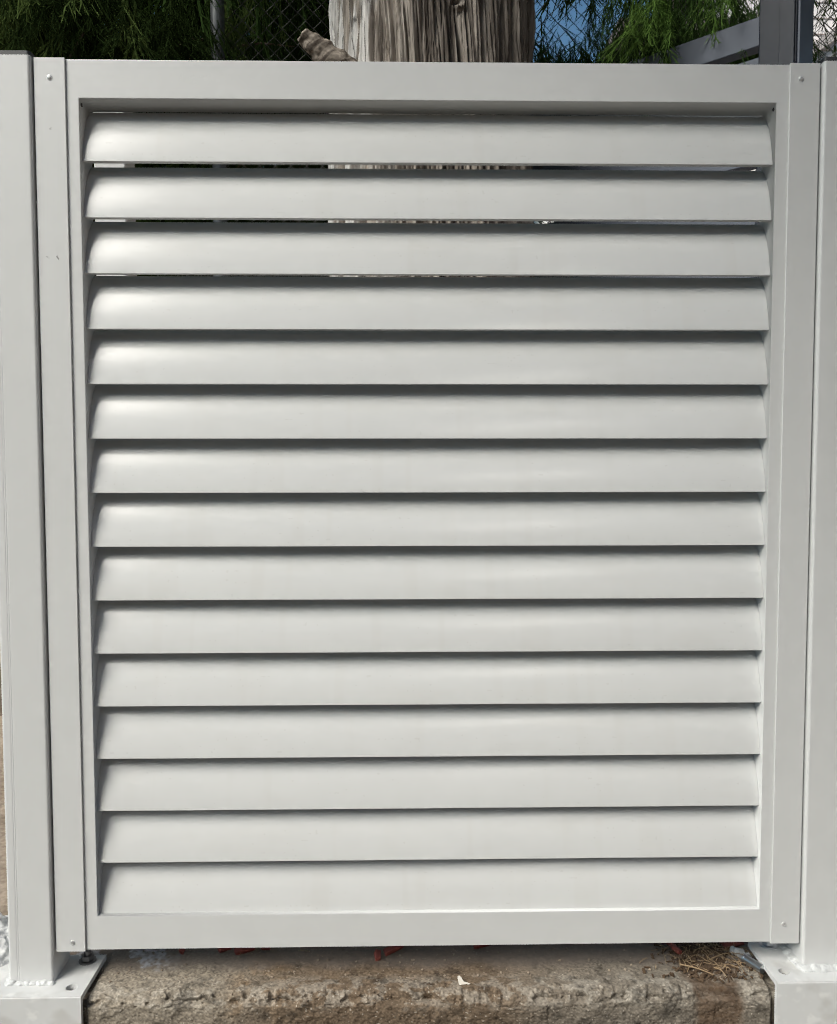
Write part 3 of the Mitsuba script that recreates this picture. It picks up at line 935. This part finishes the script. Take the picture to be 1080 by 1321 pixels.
def boarded(x0, x1, z1, parent):
    w = put('wall', bevel_box([x0, Y0, -.3], [x1, Y1, z1], .01), 'house_paint', parent)
    for i in range(int((z1 + .1) / .18)):
        z = -.1 + i * .18
        m = extrude_x(Polygon([(Y0 - .002, z), (Y0 - .024, z + .004), (Y0 - .006, z + .172), (Y0 - .002, z + .172)]), x0 - .004, x1 + .004)
        put('weatherboard', m, 'house_paint', w, smooth=False)


boarded(X0, X1, 7.4, h)
boarded(2.6, X0 - .01, 5.50, h)
put('wing_roof', bevel_box([2.4, Y0 - .35, 5.51], [X0 - .01, Y1, 5.66], .01), 'roof_tile', h)
# sloping stringer of the outside stair
a0, a1 = np.array([4.45, 5.26]), np.array([6.4, 6.62])
dd = (a1 - a0) / np.linalg.norm(a1 - a0)
nn = np.array([-dd[1], dd[0]]) * .055
q = Polygon([a0 - nn, a1 - nn, a1 + nn, a0 + nn])
m = trimesh.creation.extrude_polygon(q, .06, engine='earcut')
v = m.vertices
m.vertices = np.c_[v[:, 0], Y0 - .11 + v[:, 2], v[:, 1]]
m.fix_normals()
put('stair_stringer', m, 'house_trim', h, smooth=False)
rp = Polygon([(X0 - .5, 7.2), (X0 - .5, 7.4), ((X0 + X1) / 2, 9.8), (X1 + .5, 7.4), (X1 + .5, 7.2), ((X0 + X1) / 2, 9.6)])
m = trimesh.creation.extrude_polygon(rp, Y1 - Y0 + 1.0, engine='earcut')
v = m.vertices
m.vertices = np.c_[v[:, 0], Y0 - .5 + v[:, 2], v[:, 1]]
m.fix_normals()
put('roof', m, 'roof_tile', h, smooth=False)

# unseen brick building added across the road to hide the low sky and cut the fill
scene['dark_brick'] = principled(mikit.proc(lambda p, n, uv: MIX((0.13, 0.075, 0.055), (0.24, 0.14, 0.10), FBM(p.x * 2, p.z * 12, 0, 4))), 0.9, 0.2)
scene['window_glass'] = principled((0.03, 0.035, 0.04), 0.08, 0.6)
b2 = tag('added_brick_building', 'unseen dark brick building added across the road to block low sky', 'building')
put('wall', bevel_box([-13, -19, -.3], [15, -11, 4.5], .02), 'dark_brick', b2)
put('parapet', bevel_box([-13.1, -19.1, 4.501], [15.1, -10.9, 4.75], .02), 'house_trim', b2)
put('wing', bevel_box([5.5, -10.89, -.3], [15, -2.6, 8.0], .02), 'dark_brick', b2)  # unseen wing added to cut sky fill from the right
for i in range(4):
    for j in range(1):
        x, z = -11 + i * 3.8, .8 + j * 2.9
        wk = put('window', bevel_box([x, -10.999, z], [x + 1.6, -10.95, z + 1.5], .01), 'house_trim', b2)
        put('pane', bevel_box([x + .08, -10.949, z + .08], [x + 1.52, -10.94, z + 1.42], .002), 'window_glass', wk)
scene['reflector_coat'] = principled((0.95, 0.95, 0.95), 0.03, 0.5, metallic=1.0)  # mirror finish for the added reflector
ctr = np.array([1.95, -12.6, 7.05])
nrm = np.array([-.653, .359, .22]); nrm /= np.linalg.norm(nrm)
ax = np.cross([0, 0, 1.0], nrm); ax /= np.linalg.norm(ax)
ay = np.cross(nrm, ax)
m = bevel_box([-2.0, -.55, -.02], [2.0, .55, .02], .004)
v = m.vertices
m.vertices = ctr + v[:, :1] * ax + v[:, 1:2] * ay + v[:, 2:3] * nrm
put('added_reflector', m, 'reflector_coat', b2)  # unseen reflector added to throw sun streaks onto the blades
put('added_reflector_stand', bevel_box([1.9, -13.7, 4.751], [3.3, -11.7, 6.50], .02), 'house_trim', b2)  # stand added under the reflector
